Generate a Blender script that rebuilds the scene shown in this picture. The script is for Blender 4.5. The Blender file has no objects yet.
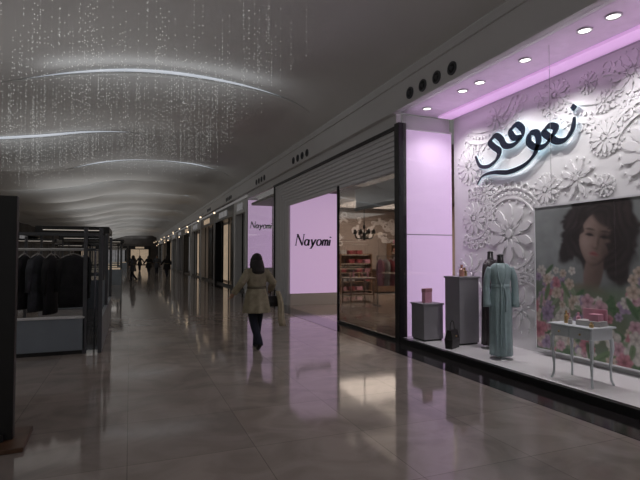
import bpy, bmesh, math, random
import numpy as np
from mathutils import Vector, Matrix
random.seed(7)
C = bpy.context.scene.collection
try:
    bpy.context.scene.view_settings.view_transform = 'Standard'
    bpy.context.scene.view_settings.look = 'None'
except Exception: pass

# ---------------------------------------------------------------- materials
def mat(name, col, rough=.5, metal=0, emis=None, es=0, noise=.06, nscale=8, bump=0, spec=.5):
    m = bpy.data.materials.new(name); m.use_nodes = True
    nt = m.node_tree; b = nt.nodes['Principled BSDF']
    b.inputs['Roughness'].default_value = rough; b.inputs['Metallic'].default_value = metal
    b.inputs['Specular IOR Level'].default_value = spec
    tc = nt.nodes.new('ShaderNodeTexCoord'); n = nt.nodes.new('ShaderNodeTexNoise')
    n.inputs['Scale'].default_value = nscale; n.inputs['Detail'].default_value = 3
    nt.links.new(tc.outputs['Object'], n.inputs['Vector'])
    r = nt.nodes.new('ShaderNodeValToRGB')
    r.color_ramp.elements[0].position = .3; r.color_ramp.elements[1].position = .7
    r.color_ramp.elements[0].color = (*[max(0, c*(1-noise)) for c in col], 1)
    r.color_ramp.elements[1].color = (*[min(1, c*(1+noise)) for c in col], 1)
    nt.links.new(n.outputs['Fac'], r.inputs['Fac']); nt.links.new(r.outputs['Color'], b.inputs['Base Color'])
    if bump:
        bp = nt.nodes.new('ShaderNodeBump'); bp.inputs['Strength'].default_value = bump
        nt.links.new(n.outputs['Fac'], bp.inputs['Height']); nt.links.new(bp.outputs['Normal'], b.inputs['Normal'])
    if emis:
        b.inputs['Emission Color'].default_value = (*emis, 1); b.inputs['Emission Strength'].default_value = es
    return m

def glass_mat(name, tint=(1, 1, 1), refl=1.0, ior=1.2):
    m = bpy.data.materials.new(name); m.use_nodes = True; nt = m.node_tree
    nt.nodes.remove(nt.nodes['Principled BSDF']); out = nt.nodes['Material Output']
    t = nt.nodes.new('ShaderNodeBsdfTransparent'); t.inputs[0].default_value = (*tint, 1)
    g = nt.nodes.new('ShaderNodeBsdfGlossy'); g.inputs['Roughness'].default_value = .01
    f = nt.nodes.new('ShaderNodeFresnel'); f.inputs[0].default_value = ior
    mu = nt.nodes.new('ShaderNodeMath'); mu.operation = 'MULTIPLY'; mu.inputs[1].default_value = refl
    mx = nt.nodes.new('ShaderNodeMixShader')
    nt.links.new(f.outputs[0], mu.inputs[0]); nt.links.new(mu.outputs[0], mx.inputs[0])
    nt.links.new(t.outputs[0], mx.inputs[1]); nt.links.new(g.outputs[0], mx.inputs[2])
    nt.links.new(mx.outputs[0], out.inputs[0]); return m

def floor_mat():
    m = bpy.data.materials.new('polished_tiles'); m.use_nodes = True; nt = m.node_tree
    b = nt.nodes['Principled BSDF']
    tc = nt.nodes.new('ShaderNodeTexCoord')
    br = nt.nodes.new('ShaderNodeTexBrick'); br.offset = 0.0; br.inputs['Scale'].default_value = 1
    br.inputs['Brick Width'].default_value = 1.0; br.inputs['Row Height'].default_value = 1.0
    br.inputs['Mortar Size'].default_value = .003; br.inputs['Mortar Smooth'].default_value = .3
    br.inputs['Color1'].default_value = (.43, .37, .33, 1); br.inputs['Color2'].default_value = (.36, .312, .28, 1)
    br.inputs['Mortar'].default_value = (.21, .18, .16, 1)
    nt.links.new(tc.outputs['Object'], br.inputs['Vector'])
    n = nt.nodes.new('ShaderNodeTexNoise'); n.inputs['Scale'].default_value = 1.6; n.inputs['Detail'].default_value = 8
    n.inputs['Distortion'].default_value = 1.4
    nt.links.new(tc.outputs['Object'], n.inputs['Vector'])
    r = nt.nodes.new('ShaderNodeValToRGB'); r.color_ramp.elements[0].position = .35; r.color_ramp.elements[0].color = (.76, .76, .76, 1)
    r.color_ramp.elements[1].position = .6; r.color_ramp.elements[1].color = (1, 1, 1, 1)
    nt.links.new(n.outputs['Fac'], r.inputs['Fac'])
    mx = nt.nodes.new('ShaderNodeMixRGB'); mx.blend_type = 'MULTIPLY'; mx.inputs[0].default_value = 1
    nt.links.new(br.outputs['Color'], mx.inputs[1]); nt.links.new(r.outputs['Color'], mx.inputs[2])
    nt.links.new(mx.outputs[0], b.inputs['Base Color'])
    rr = nt.nodes.new('ShaderNodeMapRange'); rr.inputs['To Min'].default_value = .04; rr.inputs['To Max'].default_value = .11
    nt.links.new(n.outputs['Fac'], rr.inputs['Value']); nt.links.new(rr.outputs[0], b.inputs['Roughness'])
    b.inputs['Specular IOR Level'].default_value = .40
    bp = nt.nodes.new('ShaderNodeBump'); bp.inputs['Strength'].default_value = .08; bp.inputs['Distance'].default_value = .003
    nt.links.new(br.outputs['Fac'], bp.inputs['Height']); bp.invert = True
    nt.links.new(bp.outputs['Normal'], b.inputs['Normal'])
    return m

M = dict(
 floor=floor_mat(),
 ceil=mat('ceiling_plaster', (.70, .70, .69), .8, noise=.03, nscale=.7),
 bulk=mat('bulkhead_paint', (.74, .74, .74), .6, noise=.02, nscale=1),
 wall=mat('grey_wall', (.30, .29, .29), .7, noise=.04, nscale=1),
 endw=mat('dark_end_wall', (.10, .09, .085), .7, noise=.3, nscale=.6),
 white=mat('white_relief_plaster', (.88, .87, .88), .6, noise=.02),
 disp=mat('white_gloss_platform', (.86, .84, .84), .3, noise=.02),
 granite=mat('dark_granite', (.03, .026, .028), .10, noise=.4, nscale=60),
 black=mat('black_metal', (.012, .012, .013), .35, noise=.1),
 dark=mat('dark_fabric', (.012, .012, .015), .9, noise=.3, nscale=15),
 dgrey=mat('dark_grey_metal', (.09, .095, .105), .45, noise=.1),
 pink=mat('pink_light_panel', (.62, .47, .66), .35, emis=(.62, .43, .67), es=.60, noise=.02),
 pinkdim=mat('pink_cove', (.8, .5, .85), .5, emis=(.78, .50, .80), es=.46, noise=.02),
 crescent=mat('cove_light_diffuser', (.8, .85, .9), .5, emis=(.82, .89, 1), es=.40, noise=.35, nscale=1.2),
 kstrip=mat('kiosk_light_strip', (.8, .85, .9), .5, emis=(1, .86, .7), es=.32, noise=.02),
 rib=mat('ribbed_silver_metal', (.80, .80, .82), .42, metal=0, noise=.03),
 glass=glass_mat('clear_glass', (.97, .98, .98), .5, 1.16),
 steel=mat('brushed_steel', (.5, .5, .5), .3, metal=.9, noise=.05, nscale=40),
 lamp=mat('lamp_lens', (1, 1, 1), .4, emis=(1, .95, .88), es=5, noise=.01),
 warm=mat('warm_lamp', (1, .8, .6), .4, emis=(1, .76, .5), es=2.4, noise=.01),
 strip=mat('shelf_light_strip', (1, .8, .6), .4, emis=(1, .8, .6), es=.6, noise=.01),
 warmdim=mat('warm_lit_window', (.5, .38, .25), .6, emis=(1, .76, .54), es=.26, noise=.6, nscale=1.6),
 cooldim=mat('cool_lit_window', (.3, .32, .35), .6, emis=(.9, .88, .9), es=.12, noise=.6, nscale=1.6),
 pedestal=mat('grey_pedestal', (.26, .25, .27), .5, noise=.05),
 robe=mat('satin_pale_teal', (.30, .40, .41), .4, noise=.10, nscale=12),
 robe2=mat('dark_brown_satin', (.035, .025, .03), .4, noise=.2),
 manq=mat('mannequin_black', (.02, .018, .02), .3, noise=.05),
 tablep=mat('white_blue_lacquer', (.66, .70, .72), .35, noise=.02),
 gold=mat('gold_metal', (.6, .42, .2), .3, metal=.9, noise=.05),
 pinkbox=mat('pink_box_card', (.62, .30, .38), .5, noise=.1),
 amber=mat('amber_glass', (.5, .25, .2), .15, noise=.1),
 counter=mat('grey_blue_laminate', (.26, .30, .34), .3, noise=.05, nscale=3),
 wood=mat('brown_wood', (.11, .055, .03), .4, noise=.35, nscale=5),
 shelfwood=mat('warm_shelf_wood', (.22, .13, .08), .45, noise=.25, nscale=5),
 cream=mat('cream_plaster', (.42, .35, .31), .7, noise=.05),
 skin=mat('skin', (.35, .2, .14), .5, noise=.05),
 coat=mat('olive_khaki_cloth', (.34, .30, .21), .85, noise=.2, nscale=14),
 belt=mat('dark_olive_cloth', (.15, .13, .09), .8, noise=.1),
 denim=mat('dark_navy_cloth', (.016, .019, .034), .9, noise=.2, nscale=20),
 hair=mat('dark_brown_hair', (.012, .008, .007), .5, noise=.4, nscale=40),
 shoe=mat('black_leather', (.012, .011, .011), .3, noise=.1),
 scarf=mat('beige_cloth', (.48, .42, .30), .9, noise=.15, nscale=20),
 garment1=mat('black_cloth', (.018, .018, .021), .9, noise=.3),
 garment2=mat('charcoal_cloth', (.06, .063, .075), .9, noise=.3),
 garment3=mat('white_cloth', (.45, .44, .43), .9, noise=.1),
 garment4=mat('dusty_pink_cloth', (.42, .2, .23), .9, noise=.1),
 garment5=mat('red_cloth', (.30, .06, .07), .9, noise=.1),
 halo=mat('cyan_white_halo', (.8, .95, 1), .4, emis=(.74, .90, 1), es=.42, noise=.01),
 letter=mat('navy_black_letter', (.008, .014, .03), .3, noise=.05),
 bead=mat('crystal_bead_glint', (.8, .8, .8), .15, emis=(1, 1, .96), es=.42, noise=.02),  # beads are no lamps: emission stands in for glints on crystal
)

# ---------------------------------------------------------------- mesh builder
class MB:
    def __init__(s): s.b = bmesh.new(); s.mi = 0
    def face(s, vs):
        try:
            f = s.b.faces.new(vs); f.material_index = s.mi; return f
        except ValueError: return None
    def box(s, lo, hi):
        x0, y0, z0 = lo; x1, y1, z1 = hi
        v = [s.b.verts.new(p) for p in [(x0,y0,z0),(x1,y0,z0),(x1,y1,z0),(x0,y1,z0),(x0,y0,z1),(x1,y0,z1),(x1,y1,z1),(x0,y1,z1)]]
        for q in [(0,3,2,1),(4,5,6,7),(0,1,5,4),(1,2,6,5),(2,3,7,6),(3,0,4,7)]: s.face([v[i] for i in q])
        return s
    def rings(s, rs, close=True, cap=True):
        vr = [[s.b.verts.new(p) for p in r] for r in rs]; n = len(vr[0])
        for a, b in zip(vr, vr[1:]):
            for i in range(n if close else n-1):
                j = (i+1) % n; s.face([a[i], a[j], b[j], b[i]])
        if cap and close:
            s.face(list(reversed(vr[0]))); s.face(vr[-1])
        return s
    def loft(s, rs, n=20, nf=7):
        out = []
        for (cx, cy, cz, rx, ry, *k) in rs:
            fo = k[0] if k else 0
            out.append([(cx+rx*(1+fo*math.cos(nf*t))*math.cos(t), cy+ry*(1+fo*math.cos(nf*t+.7))*math.sin(t), cz) for t in [2*math.pi*i/n for i in range(n)]])
        return s.rings(out)
    def tube(s, pts, rad, n=10):
        pts = [Vector(p) for p in pts]
        if not isinstance(rad, (list, tuple)): rad = [rad]*len(pts)
        up = Vector((0, 0, 1)); out = []; prev = None
        for i, p in enumerate(pts):
            t = (pts[min(i+1, len(pts)-1)]-pts[max(i-1, 0)]).normalized()
            if prev is None:
                ref = up if abs(t.z) < .9 else Vector((1, 0, 0))
                a = t.cross(ref).normalized()
            else:
                a = (prev - t*prev.dot(t)).normalized()
            prev = a; b = t.cross(a)
            out.append([p+(a*math.cos(q)+b*math.sin(q))*rad[i] for q in [2*math.pi*k/n for k in range(n)]])
        return s.rings(out)
    def ball(s, c, r, n=12, m=8):
        if not isinstance(r, (list, tuple)): r = (r, r, r)
        out = []
        for j in range(m+1):
            ph = -math.pi/2+math.pi*j/m; k = max(math.cos(ph), .02)
            out.append([(c[0]+r[0]*k*math.cos(2*math.pi*i/n), c[1]+r[1]*k*math.sin(2*math.pi*i/n), c[2]+r[2]*math.sin(ph)) for i in range(n)])
        return s.rings(out)
    def prism(s, pts2, f, t):
        a = [s.b.verts.new(f(u, v, 0)) for u, v in pts2]; b = [s.b.verts.new(f(u, v, t)) for u, v in pts2]
        n = len(a); s.face(list(reversed(a))); s.face(b)
        for i in range(n): s.face([a[i], a[(i+1) % n], b[(i+1) % n], b[i]])
        return s
    def ribbon(s, pts, wfun, f, t):
        L = []; R = []
        for i, p in enumerate(pts):
            q0 = pts[max(i-1, 0)]; q1 = pts[min(i+1, len(pts)-1)]
            dx, dy = q1[0]-q0[0], q1[1]-q0[1]; l = math.hypot(dx, dy) or 1; dx /= l; dy /= l
            w = wfun(i/(len(pts)-1), dx, dy)/2
            L.append((p[0]-dy*w, p[1]+dx*w)); R.append((p[0]+dy*w, p[1]-dx*w))
        rs = [[f(*L[i], 0), f(*R[i], 0), f(*R[i], t), f(*L[i], t)] for i in range(len(pts))]
        return s.rings(rs)

def spl(P, k=6):
    out = []; n = len(P)
    for i in range(n-1):
        p0 = P[max(i-1, 0)]; p1 = P[i]; p2 = P[i+1]; p3 = P[min(i+2, n-1)]
        for j in range(k):
            t = j/k
            out.append(tuple(.5*((2*b)+(-a+c)*t+(2*a-5*b+4*c-d)*t*t+(-a+3*b-3*c+d)*t**3) for a, b, c, d in zip(p0, p1, p2, p3)))
    out.append(tuple(P[-1])); return out

def obj(name, mb, m, parent=None, loc=(0, 0, 0), smooth=False, bevel=0, remesh=0, rz=0, recalc=True, **pr):
    if recalc: bmesh.ops.recalc_face_normals(mb.b, faces=mb.b.faces[:])
    me = bpy.data.meshes.new(name); mb.b.to_mesh(me); mb.b.free()
    for x in (m if isinstance(m, list) else [m]): me.materials.append(x)
    o = bpy.data.objects.new(name, me); C.objects.link(o); o.location = loc; o.rotation_euler[2] = rz
    if parent: o.parent = parent
    if smooth:
        for p in me.polygons: p.use_smooth = True
    if bevel:
        bv = o.modifiers.new('bevel', 'BEVEL'); bv.width = bevel; bv.segments = 2; bv.limit_method = 'ANGLE'
    if remesh:
        r = o.modifiers.new('remesh', 'REMESH'); r.mode = 'VOXEL'; r.voxel_size = remesh; r.use_smooth_shade = True
        sm = o.modifiers.new('smooth', 'SMOOTH'); sm.iterations = 3; sm.factor = .5
    for k, v in pr.items(): o[k] = v
    return o

def root(name, loc, label, category, rz=0, **pr):
    o = bpy.data.objects.new(name, None); C.objects.link(o); o.location = loc; o.rotation_euler[2] = rz
    o.empty_display_size = .1; o['label'] = label; o['category'] = category
    for k, v in pr.items(): o[k] = v
    return o

def dup(o, loc=None, rz=None, parent=None):
    c = o.copy(); C.objects.link(c)
    if parent: c.parent = parent
    if loc is not None: c.location = loc
    if rz is not None: c.rotation_euler[2] = rz
    for ch in list(o.children): dup(ch, parent=c)
    return c
S = dict(kind='structure')

def light(kind, loc, e, col=(1, 1, 1), size=.05, rot=None, spot=None, sy=None):
    l = bpy.data.lights.new('lamp', kind); l.energy = e; l.color = col
    if kind == 'AREA':
        l.size = size
        if sy: l.shape = 'RECTANGLE'; l.size_y = sy
    else: l.shadow_soft_size = size
    if kind == 'SPOT': l.spot_size = spot; l.spot_blend = .8
    o = bpy.data.objects.new('lamp', l); C.objects.link(o); o.location = loc
    if rot: o.rotation_euler = rot
    return o

# ---------------------------------------------------------------- room shell
XW = 4.68; XB = 5.94
obj('floor', MB().box((-14, -6, -.2), (13, 100, 0)), M['floor'], **S)
obj('trim_1', MB().box((4.12, -4, 0), (XW, 20.3, .004)), M['granite'], **S)
obj('trim_2', MB().box((4.12, 20.3, 0), (XW-.1, 95, .004)), M['granite'], **S)

prof = spl([(4.60, 4.98), (4.2, 5.18), (3.6, 5.38), (2.6, 5.50), (1.2, 5.54), (0, 5.48), (-1.2, 5.30), (-2.6, 5.00), (-4.2, 4.78), (-6, 4.66), (-9, 4.62), (-14, 4.6)], 6)
def base(x):
    for (x0, z0), (x1, z1) in zip(prof, prof[1:]):
        if x1 <= x <= x0:
            t = (x-x0)/(x1-x0); return z0+(z1-z0)*t
    return prof[-1][1]
xs = [4.6-.15*i for i in range(125)]
Lb = 5.2
def sh(x, k, ww=1.0):
    xc = .7 if k % 2 == 0 else -2.9
    w = 3.1*ww
    return max(0, 1-((x-xc)/w)**2)
def back(x, k): return .24*sh(x, k, 1.12)
def mid(x, k): return back(x, k)-.085*sh(x, k)**1.1
def front(x, k): return back(x, k)-.085*sh(x, k)**1.1-.10*sh(x, k, 1.12)
mb = MB(); k = -3
while 11.2+Lb*k < 95:
    y0 = 11.2+Lb*(k-1); y1 = 11.2+Lb*k; rows = []
    for j in range(21):
        t = j/20; s_ = t*t*(3-2*t)
        rows.append([(x, y0+(y1-y0)*t, base(x)+front(x, k-1)*(1-s_)+back(x, k)*s_-.62*(math.sin(math.pi*t**.8))**1.3*(.15+.85*max(sh(x, k-1, 1.3)*(1-t), sh(x, k, 1.3)*t)**.8 if max(sh(x, k-1, 1.3)*(1-t), sh(x, k, 1.3)*t) > 0 else .15)*min(1, max(0, (4.4-x)/1.5))) for x in xs])
    mb.rings(rows, close=False, cap=False)
    lb = MB(); xx = [i for i in range(len(xs)) if sh(xs[i], k) > 0.01]
    lb.rings([[(xs[i], y1, base(xs[i])+back(xs[i], k)) for i in xx], [(xs[i], y1, base(xs[i])+mid(xs[i], k)) for i in xx]], close=False, cap=False)
    obj('cove_light', lb, M['crescent'], label='thin crescent cove light set into the vaulted white ceiling', category='ceiling light', group='crescent cove lights')
    xx = [x for x in xs if sh(x, k, 1.12) > .004]
    lp = [[(x, y1, base(x)+mid(x, k)) for x in xx], [(x, y1-.05, base(x)+mid(x, k)+.0) for x in xx], [(x, y1-.06, base(x)+front(x, k)) for x in xx], [(x, y1, base(x)+front(x, k)) for x in xx]]
    mb.rings(lp, close=False, cap=False)
    xc = .7 if k % 2 == 0 else -2.9
    light('AREA', (xc, y1-.9, base(xc)-.75), 8.0, (.94, .97, 1), 4.2, (math.radians(180+5), 0, 0), sy=1.0)
    light('AREA', (-1.2, y1-2.6, 3.7), 9 if k < 3 else 22, (1, .98, .96), 5.0, (math.radians(180), 0, 0), sy=3.5)  # added uplight without a fixture, fills the ceiling and bounces to the floor
    k += 1
for f in mb.b.faces: f.smooth = True
obj('ceiling', mb, M['ceil'], smooth=True, **S)

mb = MB()
mb.box((4.6, -4, 4.3), (4.75, 95, 4.98))
mb.box((4.56, -4, 4.80), (4.6, 95, 4.86))
mb.box((4.57, -4, 4.3), (4.6, 95, 4.35))
obj('trim_3', mb, M['bulk'], bevel=.006, **S)
def vent():
    r = root('air_nozzle', (4.6, 0, 4.5), 'round dark air nozzle set in the white bulkhead', 'air vent', group='round air nozzles')
    a = MB(); n = 24
    ring = lambda r_, x: [(x, r_*math.cos(2*math.pi*i/n), r_*math.sin(2*math.pi*i/n)) for i in range(n)]
    a.rings([ring(.105, 0), ring(.105, -.02), ring(.08, -.025), ring(.075, -.002)], cap=False)
    obj('collar', a, M['dgrey'], r, smooth=True)
    b = MB(); b.rings([ring(.076, -.001), ring(.076, -.006)])
    obj('throat', b, M['black'], r)
    c = MB(); c.rings([ring(.035, -.004), ring(.03, -.03), ring(.012, -.04)])
    obj('core', c, M['dgrey'], r, smooth=True)
    return r
v0 = vent(); v0.location.y = 6.06
for g in (6.06, 12.6, 17.2, 23.5, 30):
    for i in range(4):
        if g == 6.06 and i == 0: continue
        dup(v0, (4.6, g+.4*i, 4.5))

obj('wall_display', MB().box((XB, -1, 0), (XB+.15, 7.8, 4.3)), M['white'], **S)
obj('wall_fascia', MB().box((XW, 7.88, 4.06), (XW+.1, 20.3, 4.3)), M['bulk'], **S)
mb = MB(); mb.box((4.75, -1, 4.3), (XB+.15, 7.8, 4.4)); obj('trim_4', mb, mat('display_ceiling_pink_wash', (.72, .60, .74), .5), **S)  # pink wash of the cove glow is put into this ceiling colour
obj('cove_band', MB().box((5.50, 1, 4.26), (5.80, 7.7, 4.3)), M['pinkdim'], label='long pink glowing cove strip above the shop window', category='light strip')
light('AREA', (5.25, 4.2, 3.95), 6, (1, .62, 1), .8, (math.radians(180), 0, 0), sy=6.5)  # added pink uplight without a fixture, tints the window ceiling
obj('wall_interior_side', MB().box((6.1, 7.8, 0), (13, 7.95, 4.0)), M['cream'], **S)
obj('wall_interior_back', MB().box((6.3, 20.0, 0), (13, 20.2, 4.0)), M['cream'], **S)
obj('wall_interior_end', MB().box((13, 7.8, 0), (13.2, 20.2, 4.0)), M['cream'], **S)
obj('trim_5', MB().box((4.78, 7.95, 3.75), (13, 20.0, 3.85)), mat('shop_ceiling', (.20, .17, .155), .7), **S)
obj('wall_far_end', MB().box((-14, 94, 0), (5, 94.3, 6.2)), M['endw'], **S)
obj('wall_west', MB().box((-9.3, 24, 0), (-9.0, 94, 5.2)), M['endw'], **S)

r = root('light_panel', (0, 7.8, 0), 'tall plain pink glowing panel beside the shop window', 'light panel')
obj('diffuser', MB().box((4.80, 0, .1), (XB-.06, .06, 4.0)), M['pink'], r, bevel=.004)
obj('frame', MB().box((4.74, -.015, .1), (4.80, .07, 4.03)).box((4.80, -.02, 4.0), (XB-.06, .07, 4.03)).box((4.8, .06, .1), (XB-.06, .075, 4.3)), M['bulk'], r)
obj('joint_line', MB().box((4.80, -.004, 2.0), (XB-.06, 0, 2.015)), M['pedestal'], r)
obj('display_platform', MB().box((XW+.03, -1, .0), (XB, 7.8, .1)), M['disp'], label='low white glossy platform behind the shop window', category='platform')
obj('baseboard_front', MB().box((XW-.05, -1, 0), (XW+.03, 7.7, .1)), M['black'], bevel=.005, **S)
for i, (a, b) in enumerate([(-1, 1.4), (1.41, 3.5), (3.51, 5.75), (5.76, 7.70)]):
    obj('window_%d' % (i+1), MB().box((XW-.006, a, .1), (XW+.006, b, 4.3)), M['glass'], **S)
obj('trim_6', MB().box((XW-.05, 7.72, 0), (XW+.12, 7.88, 4.1)).box((XW-.05, 7.88, 4.0), (XW+.1, 16.15, 4.06)), M['black'], bevel=.005, **S)

def downlight(loc, mm, lab, grp, rad=.09):
    r = root('downlight', loc, lab, 'ceiling lamp', group=grp); n = 20
    ring = lambda q, z: [(q*math.cos(2*math.pi*i/n), q*math.sin(2*math.pi*i/n), z) for i in range(n)]
    obj('rim', MB().rings([ring(rad, 0), ring(rad, -.015), ring(rad*.8, -.02), ring(rad*.75, -.004)], cap=False), M['steel'], r, smooth=True)
    obj('lens', MB().rings([ring(rad*.76, -.001), ring(rad*.72, -.008)]), mm, r)
    return r
dl = None
for y in (2.6, 3.72, 4.09, 5.02, 5.94, 6.35, 7.36):
    if dl is None: dl = downlight((5.02, y, 4.3), M['lamp'], 'round recessed downlight above the shop window', 'window downlights')
    else: dup(dl, (5.02, y, 4.3))
for y in (2.6, 3.9, 5.02, 5.94, 7.2):
    light('SPOT', (5.30, y, 4.24), 58, (1, .965, .955), .02, (0, math.radians(-4), 0), math.radians(130))

# ---------------------------------------------------------------- relief pattern
fw = lambda u, v, w: (XB-.001-w*.60, u, v)
mb = MB()
def jt(t): return t+random.uniform(-.004, .004)
def petal(cu, cv, ang, r0, r1, wd, t=.03, n=7):
    P = []
    for i in range(n+1):
        s_ = i/n; P.append((r0+(r1-r0)*s_, wd*math.sin(math.pi*s_)**.7*(.5+.6*s_)+.001))
    for i in range(n-1, 0, -1):
        s_ = i/n; P.append((r0+(r1-r0)*s_, -wd*math.sin(math.pi*s_)**.7*(.5+.6*s_)))
    c, s2 = math.cos(ang), math.sin(ang)
    mb.prism([(cu+a*c-b*s2, max(cv+a*s2+b*c, .12)) for a, b in P], fw, jt(t))
def disc(cu, cv, r, t=.025, n=12):
    if cv-r > .11: mb.prism([(cu+r*math.cos(2*math.pi*i/n), cv+r*math.sin(2*math.pi*i/n)) for i in range(n)], fw, jt(t))
def ringr(cu, cv, r, w=.03, t=.03, a0=0, a1=2*math.pi):
    n = 36; t = jt(t); mb.ribbon([(cu+r*math.cos(a0+(a1-a0)*i/n), max(.12, cv+r*math.sin(a0+(a1-a0)*i/n))) for i in range(n+1)], lambda *_: w, fw, t)
def flower(cu, cv, R, n=10):
    ph = random.uniform(0, 1)
    for i in range(n): petal(cu, cv, 2*math.pi*i/n+ph, R*.28, R, R*.17, .045)
    for i in range(n): petal(cu, cv, 2*math.pi*(i+.5)/n+ph, R*.2, R*.52, R*.06, .055)
    disc(cu, cv, R*.14, .06)
    for i in range(n*2): disc(cu+R*1.09*math.cos(math.pi*i/n), cv+R*1.09*math.sin(math.pi*i/n), .02, .03, 8)
def lace(cu, cv, R, a0=0, a1=2*math.pi):
    ringr(cu, cv, R, .03, .035, a0, a1); ringr(cu, cv, R*1.28, .022, .035, a0, a1)
    n = max(5, int((a1-a0)*R*1.14/.085))
    for i in range(n+1):
        a = a0+(a1-a0)*i/n; disc(cu+R*1.14*math.cos(a), cv+R*1.14*math.sin(a), .027, .035)
    n = max(5, int((a1-a0)*R*1.4/.15))
    for i in range(n):
        a = a0+(a1-a0)*(i+.5)/n; ringr(cu+R*1.36*math.cos(a), cv+R*1.36*math.sin(a), .06, .02, .03)
def scroll(cu, cv, ang, L, turn):
    P = []; a = ang; x, y = cu, cv
    for i in range(26):
        P.append((x, max(y, .15))); a += turn*(.02+.016*i); x += L/26*math.cos(a); y += L/26*math.sin(a)
    mb.ribbon(P, lambda t, *_: .04*(1-t)+.014, fw, jt(.035))
    for i in range(2, 20, 4):
        petal(P[i][0], P[i][1], ang+turn*i*.15+1.0, .02, .20, .035, .035); petal(P[i][0], P[i][1], ang+turn*i*.15-1.0, .02, .20, .035, .035)
FL = [(6.32, 1.98, .50), (7.32, 1.25, .36), (7.32, 3.3, .32), (5.0, 2.72, .26), (4.15, 3.95, .28), (6.60, 4.0, .22), (3.9, 2.9, .42), (3.0, 3.4, .5), (7.1, .55, .28), (6.1, .75, .36), (5.35, 4.02, .22), (7.2, 2.3, .30), (6.9, 2.78, .20), (4.55, 3.2, .22), (3.6, 3.85, .25), (5.55, 2.62, .22)]
for f in FL: flower(*f, n=random.choice([8, 10, 12]))
placed = [(u, v, R*1.2) for u, v, R in FL]+[(5.3, 3.35, .45), (6.0, 3.35, .5), (6.6, 3.35, .45)]
lace(6.32, 1.98, .60, .3, 5.2); lace(4.55, 3.75, .30, 1.5, 5.5); lace(3.9, 2.9, .52, .2, 3.4)
lace(4.6, 4.6, .9, 3.5, 5.9); lace(6.9, 4.6, .75, 3.5, 5.3); lace(6.1, .75, .46, .2, 3.2); lace(3.0, 3.3, .62); lace(7.2, 2.3, .38, 1.2, 5.4)
n_ = 0
for i in range(600):
    u, v = random.uniform(3.0, 7.4), random.uniform(.35, 4.05)
    if min(math.hypot(u-a_, v-b_)-R_ for a_, b_, R_ in placed) < .14: continue
    if i % 2: flower(u, v, .13, 8); placed.append((u, v, .18))
    else: scroll(u, v, random.uniform(0, 6.3), random.uniform(.5, .8), random.choice([-1, 1])); placed.append((u, v, .16))
    n_ += 1
    if n_ > 46: break
for v_ in mb.b.verts:
    v_.co.y = min(v_.co.y, 7.74); v_.co.z = min(v_.co.z, 4.25)
obj('relief_pattern', mb, M['white'], recalc=False, label='embossed white floral lace relief covering the window back wall', category='wall relief')

# ---------------------------------------------------------------- calligraphic sign
strokes = [
 ([(4.96, 3.58), (4.99, 3.42), (5.10, 3.30), (5.24, 3.29), (5.37, 3.37), (5.50, 3.49), (5.40, 3.56), (5.28, 3.50), (5.37, 3.37), (5.50, 3.28), (5.66, 3.29), (5.80, 3.40), (5.77, 3.53), (5.64, 3.51), (5.61, 3.36), (5.70, 3.18), (5.92, 3.05), (6.25, 3.00), (6.60, 3.05), (6.88, 3.03), (7.03, 2.90)], .10),
 ([(5.93, 3.52), (5.93, 3.64), (6.05, 3.75), (6.19, 3.68), (6.12, 3.55), (5.98, 3.51), (6.14, 3.43), (6.32, 3.46), (6.42, 3.60), (6.55, 3.68), (6.68, 3.60), (6.58, 3.49), (6.46, 3.39), (6.53, 3.26), (6.74, 3.18), (6.95, 3.23), (7.06, 3.42)], .10)]
fs = lambda u, v, w: (XB-.075-w, u, v)
fh = lambda u, v, w: (XB-.062-w, u, v)
r = root('shop_sign', (0, 0, 0), 'dark navy flowing Arabic calligraphy sign with pale blue edge light', 'sign')
a, b = MB(), MB()
for P, w in strokes:
    Q = spl(P, 10)
    wf = lambda t, dx, dy, w=w: w*(.42+.74*abs(math.sin(math.atan2(dy, dx)+.6)))*(.3+.7*min(1, 14*t, 6*(1-t)))
    a.ribbon(Q, wf, fs, .018)
    b.ribbon(Q, lambda t, dx, dy, wf=wf: wf(t, dx, dy)+.032, fh, .01)
for (u, v) in ((4.97, 3.72),):
    a.prism([(u-.055, v), (u, v-.055), (u+.055, v), (u, v+.055)], fs, .018)
    b.prism([(u-.076, v), (u, v-.076), (u+.076, v), (u, v+.076)], fh, .01)
obj('letters', a, M['letter'], r); obj('halo', b, M['halo'], r)
for u, v in ((6.74, 3.18), (6.25, 3.00), (5.50, 3.28), (6.05, 3.75)): obj('standoff', MB().tube([(XB, u, v), (XB-.07, u, v)], .008, 6), M['steel'], r)

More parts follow.
